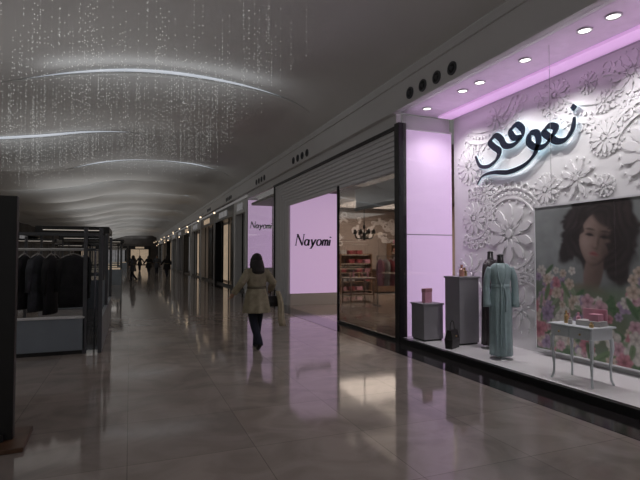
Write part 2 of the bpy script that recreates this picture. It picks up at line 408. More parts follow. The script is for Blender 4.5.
def word(mbx, f, sc, bold=0):
    x = 0
    def el(cx, cy, rx, ry): return [(cx+rx*math.cos(t), cy+ry*math.sin(t)) for t in [2*math.pi*i/24 for i in range(25)]]
    G = [
     ([[(0, 0), (0, 1)], [(0, 1), (.62, 0)], [(.62, 0), (.62, 1)]], .80, [(0, 0), (0, 1), (.62, 1)]),
     ([el(.2, .27, .19, .27), [(.40, .54), (.40, .08), (.48, 0)]], .64, []),
     ([[(0, .54), (.19, .0)], [(.40, .54), (.19, 0), (.07, -.26), (-.05, -.27)]], .55, [(0, .54), (.40, .54)]),
     ([el(.22, .27, .21, .28)], .60, []),
     ([[(0, 0), (0, .54)], spl([(0, .36), (.1, .52), (.2, .5), (.24, .36), (.24, 0)], 5), spl([(.24, .36), (.34, .52), (.44, .5), (.48, .36), (.48, 0)], 5)], .68, [(0, 0), (.24, 0), (.48, 0)]),
     ([[(0, 0), (0, .54)], [(0, .72), (0, .82)]], .2, [(0, 0)])]
    for S_, adv, serif in G:
        for P in S_:
            P2 = P if len(P) > 8 else [tuple(p0[k]+(p1[k]-p0[k])*t for k in (0, 1)) for p0, p1 in zip(P, P[1:]) for t in (0, .33, .66)]+[P[-1]]
            Q = [((px+x+.18*py)*sc, py*sc) for px, py in P2]
            thin = len(P) == 2 and adv == .80 and P[0][0] == P[1][0]
            mbx.ribbon(Q, lambda t, dx, dy: sc*(bold+(.05 if thin else .045+.10*abs(dy))), f, .012)
        for sx, sy in serif:
            mbx.ribbon([((sx+x+.18*sy+d)*sc, sy*sc) for d in (-.09, 0, .09)], lambda *_: .045*sc, f, .012)
        x += adv
    return x*sc

r = root('portal_frame', (0, 0, 0), 'stepped ribbed silver-grey portal surround of the shop entrance', 'shop entrance frame')
hd, jb = MB(), MB()
for k in range(8):
    xa = XW+.01+.012*k; z1 = 4.0-.095*k; y1 = 16.07-.145*k
    hd.box((xa, 7.88, z1-.078), (xa+.06, y1, z1)); hd.box((xa+.03, 7.88, z1-.095), (xa+.07, y1, z1-.078))
    jb.box((xa, y1-.115, 0), (xa+.06, y1, z1-.095)); jb.box((xa+.03, y1-.145, 0), (xa+.07, y1-.115, z1-.095))
obj('header', hd, M['rib'], r); obj('jamb', jb, M['rib'], r)
obj('edge_band', MB().box((XW-.03, 16.07, 0), (XW+.2, 16.15, 4.0)), M['black'], r)
r = root('roller_shutter', (0, 0, 0), 'partly lowered slatted grey roller shutter above the entrance', 'shutter')
mb = MB()
for k in range(7): mb.box((5.12, 7.98, 3.18-.065*k), (5.15, 10.6, 3.23-.065*k)).box((5.125, 7.98, 3.165-.065*k), (5.145, 10.6, 3.18-.065*k))
obj('slats', mb, M['rib'], r)
obj('bottom_bar', MB().box((5.11, 7.98, 2.70), (5.16, 10.6, 2.775)), M['dgrey'], r)
obj('guide_rail', MB().box((5.10, 7.95, 0), (5.17, 7.99, 3.3)), M['dgrey'], r)

r = root('light_panel', (4.86, 14.86, 0), 'pink glowing panel with black shop name beside entrance', 'light panel')
obj('diffuser', MB().box((0, 0, .38), (1.72, .06, 3.7)), M['pink'], r, bevel=.004)
obj('plinth', MB().box((-.02, -.02, 0), (1.74, .08, .38)).box((0, .06, .38), (1.72, .09, 3.7)), M['bulk'], r)
t = MB(); word(t, lambda u, v, w: (u+.17, -.004-w, v+1.95), .36, .022)
obj('lettering', t, M['letter'], r)
r = root('light_panel', (4.70, 20.2, 0), 'pink glowing panel with shop name at the far window', 'light panel')
obj('diffuser', MB().box((0, 0, 1.1), (1.05, .06, 4.0)), M['pink'], r)
obj('plinth', MB().box((0, 0, 0), (1.05, .08, 1.1)).box((0, .06, 1.1), (1.05, .12, 4.0)), M['rib'], r)
t = MB(); word(t, lambda u, v, w: (u+.09, -.004-w, v+2.80), .275, .05)
obj('lettering', t, mat('blue_letter', (.01, .03, .08), .4), r)
obj('window_5', MB().box((XW-.006, 16.2, .1), (XW+.006, 20.1, 4.0)), glass_mat('thin_glass', (.98, .98, .98), .2, 1.1), **S)
obj('wall_second_display', MB().box((5.8, 16.2, 0), (5.9, 20.2, 4.0)), M['white'], **S)
obj('wall_jamb_side', MB().box((4.95, 14.97, 0), (6.6, 16.15, 4.0)), M['wall'], **S)
light('AREA', (5.2, 18.5, 3.9), 6, (1, .85, .97), .5, (0, 0, 0), sy=2)
r = root('glass_screen', (XW, 0, 0), 'tall clear glass screen with thin dark frame at entrance', 'glass screen')
obj('pane', MB().box((.0, 7.92, .06), (.012, 10.62, 3.2)), M['glass'], r)
obj('frame', MB().box((-.02, 10.62, 0), (.03, 10.66, 3.3)).box((-.02, 7.9, 0), (.03, 10.62, .06)), M['black'], r)

for p, e in (((7.4, 11.5, 3.7), 26), ((9.5, 14, 3.7), 38), ((9.4, 17.3, 3.7), 105), ((7.2, 17.0, 3.7), 28)):
    light('AREA', p, e, (1, .80, .66), 3.0, (0, 0, 0))
d0 = None
for p in ((7.2, 12.5, 3.75), (8.2, 14.5, 3.75), (8.6, 16, 3.75), (9.3, 16.0, 3.75), (9.5, 18, 3.75), (8.6, 18.3, 3.75)):
    if d0 is None: d0 = downlight(p, M['warm'], 'warm recessed downlight in the dark shop ceiling', 'shop interior downlights', .08)
    else: dup(d0, p)

def bottle(mb_, x, y, z, h, rr):
    mb_.loft([(x, y, z, rr, rr), (x, y, z+h*.6, rr, rr), (x, y, z+h*.72, rr*.4, rr*.4), (x, y, z+h*.8, rr*.4, rr*.4), (x, y, z+h*.8+.001, rr*.55, rr*.55), (x, y, z+h, rr*.5, rr*.5)], 12)
def shelf(loc, w, h, n, m, lab):
    r = root('shelf_unit', loc, lab, 'shelf')
    obj('carcass', MB().box((-w/2, 0, 0), (-w/2+.04, .4, h)).box((w/2-.04, 0, 0), (w/2, .4, h)).box((-w/2, .38, 0), (w/2, .4, h)), m, r, bevel=.003)
    for i in range(n):
        z = .1+(h-.15)*i/(n-1)
        sb = obj('shelf_board', MB().box((-w/2+.04, 0, z), (w/2-.04, .38, z+.03)), m, r)
        if i: obj('light_strip', MB().box((-w/2+.06, .2, z-.012), (w/2-.06, .22, z)), M['strip'], sb)
    return r
shelf((9.0, 18.5, 0), 1.5, 1.7, 5, M['shelfwood'], 'warm lit wooden shelf unit with folded goods')
shelf((11.8, 19.4, 0), 1.2, 2.2, 6, M['shelfwood'], 'tall wooden wall shelf inside the shop')
mats_f = [M['garment4'], M['garment5'], M['garment3'], M['pinkbox'], M['garment5']]
for i in range(5):
    z = .1+(1.55)*i/4+.032
    for j in range(4):
        if (i+j) % 4 == 3: continue
        x = 8.44+.375*j
        m_ = random.choice(mats_f); q = MB()
        for k2 in range(4): q.box((x-.13, 18.56, z+.04*k2), (x+.13, 18.84, z+.037+.04*k2))
        obj('folded_garment', q, m_, bevel=.01, label='stack of folded clothes on the lit shelf', category='folded clothes', group='folded clothes on shelf')
for i in range(6):
    for j in range(3):
        z = .1+2.05*i/5+.032; q = MB(); bottle(q, 0, 0, 0, .2, .05)
        obj('bottle', q, [M['amber'], M['pinkbox'], M['gold'], M['garment3']][(i+j) % 4], loc=(11.45+.35*j, 19.55, z), label='bottle on the tall wooden wall shelf', category='bottle', group='bottles on wall shelf')
r = root('sales_counter', (10.5, 18.6, 0), 'dark wooden sales counter with pale top inside shop', 'counter')
obj('body', MB().box((-.55, -.3, .05), (.55, .3, .98)), M['shelfwood'], r, bevel=.01)
obj('countertop', MB().box((-.6, -.34, .98), (.6, .34, 1.03)), M['cream'], r, bevel=.008)
obj('plinth', MB().box((-.5, -.26, 0), (.5, .26, .05)), M['black'], r)
r = root('chandelier', (7.85, 15.5, 2.35), 'black ornate chandelier hanging inside the shop', 'chandelier')
obj('stem', MB().tube([(0, 0, 1.4), (0, 0, -.1)], .02, 8).ball((0, 0, 0), (.07, .07, .12)).ball((0, 0, .3), (.05, .05, .09)).ball((0, 0, -.15), .04), M['black'], r, smooth=True)
for i in range(8):
    an = 2*math.pi*i/8; c_, s_ = math.cos(an), math.sin(an)
    ar = obj('arm', MB().tube(spl([(0, 0, .05), (.14*c_, .14*s_, -.12), (.30*c_, .30*s_, -.10), (.36*c_, .36*s_, .04)], 5), .016, 8), M['black'], r, smooth=True)
    obj('candle_shade', MB().loft([(.36*c_, .36*s_, .04, .065, .065), (.36*c_, .36*s_, .20, .04, .04)], 12), M['black'], ar, smooth=True)
mb = MB(); fi = lambda u, v, w: (u, 19.995-w, v)
def scr2(cu, cv, a, L, turn):
    P = []; x, y = cu, cv
    for i in range(30): P.append((x, y)); a += turn*(.02+.016*i); x += L/30*math.cos(a); y += L/30*math.sin(a)
    mb.ribbon(P, lambda t, *_: .09*(1-t)+.03, fi, .05+random.uniform(-.01, .01))
for i in range(46): scr2(random.uniform(7.6, 12.5), random.uniform(2.3, 3.4), random.uniform(0, 6.3), random.uniform(.5, 1.1), random.choice([-1, 1]))
obj('wall_moulding', mb, mat('pale_plaster', (.85, .8, .78), .6), recalc=False, label='pale scrolling plaster moulding on shop wall', category='wall relief')
def dtable(loc, w, d, h, lab):
    r = root('display_table', loc, lab, 'table')
    obj('tabletop', MB().box((-w/2, -d/2, h-.05), (w/2, d/2, h)), M['cream'], r, bevel=.01)
    for sx in (-1, 1):
        for sy in (-1, 1): obj('leg', MB().tube([(sx*(w/2-.06), sy*(d/2-.06), 0), (sx*(w/2-.06), sy*(d/2-.06), h-.05)], [.02, .035], 10), M['shelfwood'], r, smooth=True)
    obj('lower_shelf', MB().box((-w/2+.05, -d/2+.05, .25), (w/2-.05, d/2-.05, .28)), M['shelfwood'], r)
dtable((7.5, 15.3, 0), 1.0, .8, .85, 'cream display table with dark legs inside shop')
for i in range(5):
    q = MB(); bottle(q, 0, 0, 0, .2+.03*(i % 3), .035)
    obj('bottle', q, [M['amber'], M['pinkbox'], M['gold']][i % 3], loc=(7.15+.17*i, 15.2+.1*(i % 2), .85), label='small perfume bottle on the display table', category='bottle', group='bottles on display table')

# ---------------------------------------------------------------- garments on hangers
def garment_mesh(L=.9, W=.42, T=.07):
    q = MB()
    q.loft([(0, 0, -L, W*.52, T, .10), (0, 0, -L*.75, W*.5, T, .10), (0, 0, -L*.45, W*.45, T*.95, .06), (0, 0, -.12, W*.5, T*.9, .0), (0, 0, -.05, W*.42, T*.6), (0, 0, .0, W*.16, T*.5)], 28, nf=9)
    for s in (-1, 1): q.tube([(s*W*.42, 0, -.08), (s*W*.55, 0, -.25), (s*W*.56, .01, -.62)], [.05, .055, .045], 8)
    return q
def hanger_mesh():
    q = MB(); q.tube(spl([(-.19, 0, -.04), (-.08, 0, .01), (0, 0, .03), (.08, 0, .01), (.19, 0, -.04)], 3), .009, 6)
    q.tube(spl([(0, 0, .02), (0, 0, .07), (.025, 0, .10), (0, 0, .125), (-.025, 0, .11)], 4), .003, 6)
    return q
def garment(loc, rz, m, L, lab, grp, T=.07):
    r = root('hanging_garment', loc, lab, 'clothing', rz=rz, group=grp)
    obj('garment_body', garment_mesh(L, T=T), m, r, smooth=True); obj('hanger', hanger_mesh(), M['garment3'], r, smooth=True)
    return r
r = root('clothes_rack', (8.0, 13.7, 0), 'black metal clothes rack inside the shop', 'clothes rack')
obj('frame', MB().tube([(-.6, 0, 0), (-.6, 0, 1.6), (.6, 0, 1.6), (.6, 0, 0)], .015, 8).tube([(-.6, -.25, .02), (-.6, .25, .02)], .015, 8).tube([(.6, -.25, .02), (.6, .25, .02)], .015, 8), M['black'], r)
for i in range(6):
    garment((7.52+.19*i, 13.7, 1.49), math.radians(86+random.uniform(-3, 3)), [M['garment4'], M['garment3'], M['garment5']][i % 3], .85, ['dusty pink', 'white', 'dark red'][i % 3]+' garment hanging on the shop rack', 'garments on shop rack')

# ---------------------------------------------------------------- window display furniture
def ped(loc, w, h, lab):
    r = root('pedestal', loc, lab, 'pedestal')
    obj('body', MB().box((-w/2, -w/2, .03), (w/2, w/2, h-.03)), M['pedestal'], r, bevel=.006)
    obj('top_slab', MB().box((-w/2-.015, -w/2-.015, h-.03), (w/2+.015, w/2+.015, h)), M['pedestal'], r, bevel=.004)
    obj('foot', MB().box((-w/2+.02, -w/2+.02, 0), (w/2-.02, w/2-.02, .03)), M['black'], r)
ped((5.0, 7.38, .1), .40, .66, 'short square grey display pedestal with pink box')
ped((5.35, 6.85, .1), .40, 1.15, 'tall square grey display pedestal in shop window')
r = root('gift_box', (5.0, 7.38, .76), 'upright pink gift box on the short pedestal', 'box', rz=.35)
obj('body', MB().box((-.1, -.04, 0), (.1, .04, .25)), M['pinkbox'], r, bevel=.004)
obj('lid', MB().box((-.104, -.044, .19), (.104, .044, .254)), M['garment4'], r, bevel=.004)
q = MB(); bottle(q, 0, 0, 0, .2, .045); obj('bottle', q, M['amber'], loc=(5.30, 6.78, 1.25), label='amber perfume bottle on the tall pedestal', category='bottle')
q = MB(); bottle(q, 0, 0, 0, .15, .04); obj('bottle', q, M['gold'], loc=(5.44, 6.88, 1.25), label='small gold bottle on the tall pedestal', category='bottle')

r = root('shopping_bag', (4.92, 6.55, .1), 'small black bag with looped handle on window platform', 'bag', rz=.5)
obj('body', MB().rings([[(-.14, -.06, 0), (.14, -.06, 0), (.14, .06, 0), (-.14, .06, 0)], [(-.15, -.07, .15), (.15, -.07, .15), (.15, .07, .15), (-.15, .07, .15)], [(-.13, -.03, .3), (.13, -.03, .3), (.13, .03, .3), (-.13, .03, .3)]]), M['shoe'], r, bevel=.008)
obj('handle', MB().tube(spl([(-.08, 0, .29), (-.06, 0, .40), (0, 0, .44), (.06, 0, .40), (.08, 0, .29)], 5), .007, 8), M['shoe'], r, smooth=True)
obj('clasp', MB().ball((0, -.07, .2), .015), M['gold'], r)

def mannequin(loc, rz, m, H, lab, extra=None):
    r = root('mannequin', loc, lab, 'mannequin', rz=rz)
    obj('stand_base', MB().loft([(0, 0, 0, .16, .16), (0, 0, .012, .16, .16), (0, 0, .025, .05, .05)], 28).tube([(0, 0, .02), (0, 0, .8)], .014, 10), M['steel'], r, smooth=True)
    s = H/1.5
    b = MB().loft([(0, 0, .80*s, .13, .10), (0, 0, .92*s, .15, .11), (0, 0, 1.06*s, .11, .085), (0, 0, 1.2*s, .14, .105), (0, 0, 1.31*s, .155, .085), (0, 0, 1.37*s, .10, .062), (0, 0, 1.41*s, .052, .05), (0, 0, 1.49*s, .045, .045), (0, 0, 1.50*s, .02, .02)], 24)
    obj('torso', b, M['manq'], r, smooth=True)
    obj('neck_cap', MB().loft([(0, 0, 1.495*s, .048, .048), (0, 0, 1.515*s, .048, .048), (0, 0, 1.53*s, .015, .015)], 20), M['manq'], r, smooth=True)
    q = MB()
    q.loft([(0, 0, .06*s, .150, .135, .12), (0, 0, .3*s, .145, .13, .11), (0, 0, .6*s, .150, .13, .07), (0, 0, .78*s, .158, .13, .045), (0, 0, .93*s, .155, .122, .03), (0, 0, 1.06*s, .124, .102, .02), (0, 0, 1.2*s, .148, .118, .012), (0, 0, 1.31*s, .164, .10), (0, 0, 1.375*s, .112, .076), (0, 0, 1.395*s, .075, .063)], 80, nf=9)
    obj('robe', q, m, r, smooth=True)
    for sd in (-1, 1):
        obj('sleeve', MB().tube(spl([(sd*.138, 0, 1.33*s), (sd*.185, -.01, 1.2*s), (sd*.200, -.02, 1.0*s), (sd*.198, -.05, .76*s)], 4), [.044]+[.048]*3+[.048]*4+[.050]*3+[.054, .056], 18), m, r, smooth=True)
        obj('lapel', MB().tube(spl([(sd*.06, -.06, 1.39*s), (sd*.05, -.113, 1.2*s), (sd*.015, -.105, 1.06*s), (sd*.02, -.132, .8*s), (sd*.03, -.145, .12*s)], 5), .011, 6), m, r, smooth=True)
    obj('sash', MB().loft([(0, 0, 1.03*s, .130, .107), (0, 0, 1.05*s, .134, .111), (0, 0, 1.09*s, .130, .107)], 32).tube(spl([(.03, -.109, 1.05*s), (.05, -.14, .9*s), (.04, -.148, .7*s)], 4), .013, 6), extra or m, r, smooth=True)
    return r
mannequin((5.05, 5.58, .1), math.radians(-30), M['robe'], 1.5, 'headless mannequin in long draped pale teal satin robe')
mannequin((5.48, 6.28, .1), math.radians(20), M['robe2'], 1.55, 'headless mannequin in dark lace-trimmed robe', extra=M['garment4'])

r = root('side_table', (5.05, 4.24, .1), 'pale side table with drawers and slim curved legs', 'table')
D, L_ = .36, .58; H = .68
obj('tabletop', MB().box((-D/2-.02, -L_/2-.02, H-.022), (D/2+.02, L_/2+.02, H)), M['tablep'], r, bevel=.007)
obj('apron', MB().box((-D/2+.01, -L_/2+.01, H-.15), (D/2-.01, L_/2-.01, H-.022)), M['tablep'], r, bevel=.004)
for sy in (-.5, .5):
    dr = obj('drawer', MB().box((-D/2-.002, sy*L_/2-.125, H-.138), (-D/2+.02, sy*L_/2+.125, H-.036)), M['tablep'], r, bevel=.004)
    obj('knob', MB().ball((-D/2-.014, sy*L_/2, H-.09), .012), M['gold'], dr, smooth=True)
for sx in (-1, 1):
    for sy in (-1, 1):
        x, y = sx*(D/2-.025), sy*(L_/2-.025)
        obj('leg', MB().tube(spl([(x, y, H-.14), (x+sx*.010, y+sy*.010, H-.24), (x-sx*.002, y-sy*.002, .25), (x-sx*.002, y-sy*.002, .08), (x+sx*.018, y+sy*.018, 0)], 5), [.026]*3+[.023]*4+[.018]*5+[.013]*6+[.014]*3, 12), M['tablep'], r, smooth=True)
T = .78
r = root('gift_box', (5.08, 4.12, T), 'open pink gift box with cosmetics on side table', 'box', rz=.2)
obj('tray', MB().box((-.09, -.14, 0), (.09, .14, .06)), M['garment3'], r, bevel=.004)
obj('lid', MB().box((.08, -.14, .06), (.095, .14, .19)), M['pinkbox'], r, bevel=.004)
obj('body', MB().box((-.06, -.11, .06), (.06, .0, .14)), M['pinkbox'], r, bevel=.004)
for i, (x, y, h, m_) in enumerate([(5.0, 4.40, .15, 'gold'), (5.1, 4.46, .11, 'amber'), (4.96, 4.31, .08, 'garment3'), (5.12, 4.33, .13, 'pinkbox'), (4.93, 4.00, .06, 'gold')]):
    q = MB(); bottle(q, 0, 0, 0, h, .025); obj('bottle', q, M[m_], loc=(x, y, T), label='small cosmetic bottle standing on pale side table', category='bottle', group='cosmetics on side table')

# ---------------------------------------------------------------- poster: printed picture as vertex colours on a flat sheet
Y0, Y1, Z0, Z1 = 3.05, 5.69, .18, 2.36
NX, NY = 420, 346
A, B = np.meshgrid(np.linspace(0, Y1-Y0, NX), np.linspace(0, Z1-Z0, NY))
rng = np.random.RandomState(4)
def vnoise(sx, sy, seed):
    rg = np.random.RandomState(seed); gx, gy = int(2.7*sx)+3, int(2.3*sy)+3; G = rg.rand(gy, gx)
    x = A*sx; y = B*sy; xi = x.astype(int); yi = y.astype(int); fx = x-xi; fy = y-yi; fx = fx*fx*(3-2*fx); fy = fy*fy*(3-2*fy)
    return (G[yi, xi]*(1-fx)+G[yi, xi+1]*fx)*(1-fy)+(G[yi+1, xi]*(1-fx)+G[yi+1, xi+1]*fx)*fy
def ss(x): x = np.clip(x, 0, 1); return x*x*(3-2*x)
IMG = np.zeros((NY, NX, 3))
n1, n2, n3 = vnoise(2, 2, 1), vnoise(7, 7, 2), vnoise(18, 18, 3)
IMG[:] = np.array([.30, .32, .32])[None, None]*(.55+.6*n1+.25*n2)[..., None]
def blend(mask, col):
    global IMG
    m = np.clip(mask, 0, 1)[..., None]; IMG = IMG*(1-m)+np.array(col)*m if np.ndim(col) == 1 else IMG*(1-m)+col*m
def emask(cx, cy, rx, ry, rot=0, soft=.15, x=None, y=None):
    x = A if x is None else x; y = B if y is None else y
    c, s_ = math.cos(rot), math.sin(rot); u = (x-cx)*c+(y-cy)*s_; v = -(x-cx)*s_+(y-cy)*c
    d = np.sqrt((u/rx)**2+(v/ry)**2); return ss((1+soft-d)/(2*soft))
HX, HY, TL, HS = 1.06, 1.64, math.radians(-12), 1.3
c, s_ = math.cos(TL), math.sin(TL)
U = ((A-HX)*c+(B-HY)*s_)/HS; V = (-(A-HX)*s_+(B-HY)*c)/HS
ang = np.arctan2(V-.05, U); wav = .025*np.sin(ang*9+5*n1)+.015*np.sin(ang*17+8*n2)
d = np.sqrt((U/.44)**2+((V-.10)/.42)**2)+wav*2
hairm = ss((1.06-d)/.14)
hairm = np.maximum(hairm, emask(.28, -.18, .16, .24, .25, .2, U+wav, V)); hairm = np.maximum(hairm, emask(-.30, -.12, .13, .22, -.2, .2, U+wav, V))
str_ = .5+.5*np.sin(np.hypot(U*1.1, V-.05)*80+6*n2+3*np.sin(ang*3))
hc = np.array([.024, .016, .016])[None, None]*(1+1.1*(str_*n2)[..., None])+np.array([.03, .02, .017])*(ss((V-.15)/.3)*str_*.5)[..., None]
blend(hairm*.97, hc)
sk = np.array([.44, .32, .28])
def skin(m, shade): blend(m, sk[None, None]*shade[..., None]*(np.array([1, 1, 1])[None, None]-np.array([0, .10, .14])*(1-shade)[..., None]))
neck = emask(.03, -.34, .11, .24, 0, .14, U, V); skin(neck, .34+.32*ss((.12-U)/.25))
sho = emask(.05, -.80, .44, .32, 0, .10, U, V); skin(sho, .46+.33*ss((.3-U)/.6)-.18*np.exp(-((U-.02)/.10)**2-((V+.52)/.08)**2))
fd = np.sqrt((U/(.205-.05*ss((-.02-V)/.3)))**2+((V-.0)/.285)**2)
fm = ss((1.03-fd)/.10)
sh_ = .44+.50*ss((.10-U)/.28)-.30*ss((fd-.72)/.35)+.04*ss((V-.08)/.15)
g = lambda cx, cy, sx, sy: np.exp(-((U-cx)/sx)**2-((V-cy)/sy)**2)
sh_ = sh_-.34*g(-.085, .055, .055, .032)-.30*g(.085, .055, .055, .034)-.20*g(.028, -.02, .018, .07)-.20*g(.0, -.092, .032, .012)+.12*g(-.005, -.02, .012, .07)+.08*g(-.10, -.05, .05, .05)-.12*g(.0, -.20, .04, .014)-.16*g(.12, -.10, .05, .10)
skin(fm, np.clip(sh_, .10, 1.05))
for s2 in (-1, 1):
    ex = s2*.085
    blend(.95*fm*ss(1.5-np.sqrt(((U-ex)/.048)**2+((V-.040+.25*(U-ex)**2*8)/.013)**2)), [.022, .015, .016])
    blend(.5*fm*ss(1.5-np.sqrt(((U-ex)/.022)**2+((V-.036)/.015)**2)), [.02, .015, .015])
    blend(.75*fm*ss(1.5-np.sqrt(((U-ex-s2*.005)/.058)**2+((V-.098+1.6*(U-ex)**2)/.011)**2)), [.05, .033, .03])
lip = ss(1.35-np.sqrt(((U+.0)/.056)**2+((V+.150-.004*np.cos(U*70))/.023)**2))
blend(.85*lip*fm, [.34, .09, .10]); blend(.7*fm*np.exp(-((U)/.05)**4-((V+.150)/.004)**2), [.09, .03, .03])
fr_ = ss((.30-np.sqrt(((U-.16)/1.0)**2+((V-.30)/.62)**2))/.08); blend(fr_*hairm*.95, hc)
blend(emask(.215, .02, .085, .28, .08, .3, U+wav*.6, V)*.95, hc); blend(emask(-.225, .10, .05, .22, -.12, .3, U+wav*.6, V)*.9, hc)
flow = [([.56, .28, .35], [.78, .55, .60]), ([.46, .13, .18], [.70, .33, .38]), ([.68, .62, .56], [.82, .78, .73]), ([.32, .22, .38], [.54, .42, .57]), ([.56, .42, .33], [.78, .66, .56])]
blend(.80*ss((1.06-B+.14*n1)/.2), [.16, .22, .14])
for i in range(330):
    a0 = rng.uniform(0, Y1-Y0); b0 = rng.uniform(0, 1.22)
    if b0 > .88 and abs(a0-1.14) < .40: continue
    R = rng.uniform(.06, .16)*(1.1-.4*b0); x0, x1 = np.searchsorted(A[0], [a0-2*R, a0+2*R]); y0, y1 = np.searchsorted(B[:, 0], [b0-2*R, b0+2*R])
    if x1 <= x0 or y1 <= y0: continue
    u = A[y0:y1, x0:x1]-a0; v = B[y0:y1, x0:x1]-b0; rr_ = np.hypot(u, v)/R; th = np.arctan2(v, u)+rng.uniform(0, 6)
    if i % 3 == 0:
        rt = rng.uniform(0, 3.1); uu = (u*math.cos(rt)+v*math.sin(rt))/R; vv = (-u*math.sin(rt)+v*math.cos(rt))/R
        m_ = ss((1.15-np.sqrt((uu/1.3)**2+(vv/.36)**2))/.3); col = np.array([[.10, .19, .09], [.18, .28, .14], [.30, .38, .25]][rng.randint(3)])[None, None]*(1-.3*np.exp(-(vv/.08)**2))[..., None]
    else:
        nn = rng.randint(5, 8); edge = .80+.20*np.abs(np.cos(th*nn/2)); m_ = ss((edge-rr_)/.18)
        c0, c1 = flow[rng.randint(5)]; tt = np.clip(rr_, 0, 1)[..., None]; col = np.array(c0)*(1-tt)+np.array(c1)*tt
        col = col*(.86+.14*np.cos(th*nn)*.8+.07*np.cos(rr_*14))[..., None]; col = col*(1-.5*np.exp(-(rr_/.18)**2))[..., None]
    m_ = m_[..., None]*.95; IMG[y0:y1, x0:x1] = IMG[y0:y1, x0:x1]*(1-m_)+np.clip(col, 0, 1)*m_
for _ in range(2):
    IMG[1:-1, 1:-1] = (IMG[1:-1, 1:-1]*2+IMG[:-2, 1:-1]+IMG[2:, 1:-1]+IMG[1:-1, :-2]+IMG[1:-1, 2:])/6
IMG = np.clip(IMG*(.94+.12*n3[..., None]), 0, 1)*.86+.02

r = root('poster', (XB-.11, 0, 0), 'large printed poster of dark-haired woman among flowers', 'poster')
obj('backing', MB().box((0, Y0, Z0), (.05, Y1, Z1)), M['pedestal'], r)
fr = MB()
for a_, b_ in (((Y0, Z0), (Y1, Z0+.02)), ((Y0, Z1-.02), (Y1, Z1)), ((Y1-.02, Z0), (Y1, Z1)), ((Y0, Z0), (Y0+.02, Z1))): fr.box((-.015, a_[0], a_[1]), (0, b_[0], b_[1]))
obj('frame', fr, M['rib'], r)
me = bpy.data.meshes.new('print')
vv = [(-.004, Y1-a_, Z0+b_) for a_, b_ in zip(A.ravel(), B.ravel())]
ff = [(j*NX+i, j*NX+i+1, (j+1)*NX+i+1, (j+1)*NX+i) for j in range(NY-1) for i in range(NX-1)]
me.from_pydata(vv, [], ff); ca = me.color_attributes.new('ink', 'FLOAT_COLOR', 'POINT')
ca.data.foreach_set('color', np.concatenate([IMG.reshape(-1, 3), np.ones((NX*NY, 1))], 1).astype(np.float32).ravel())
pm = bpy.data.materials.new('printed_sheet'); pm.use_nodes = True; bb = pm.node_tree.nodes['Principled BSDF']
at = pm.node_tree.nodes.new('ShaderNodeAttribute'); at.attribute_name = 'ink'
pm.node_tree.links.new(at.outputs['Color'], bb.inputs['Base Color']); bb.inputs['Roughness'].default_value = .35
me.materials.append(pm); po = bpy.data.objects.new('print', me); C.objects.link(po); po.parent = r

obj('hanging_wire', MB().tube([(4.95, 4.55, 4.3), (4.95, 4.55, 2.3)], .003, 6), M['steel'], label='thin steel wire hanging from window ceiling', category='wire')

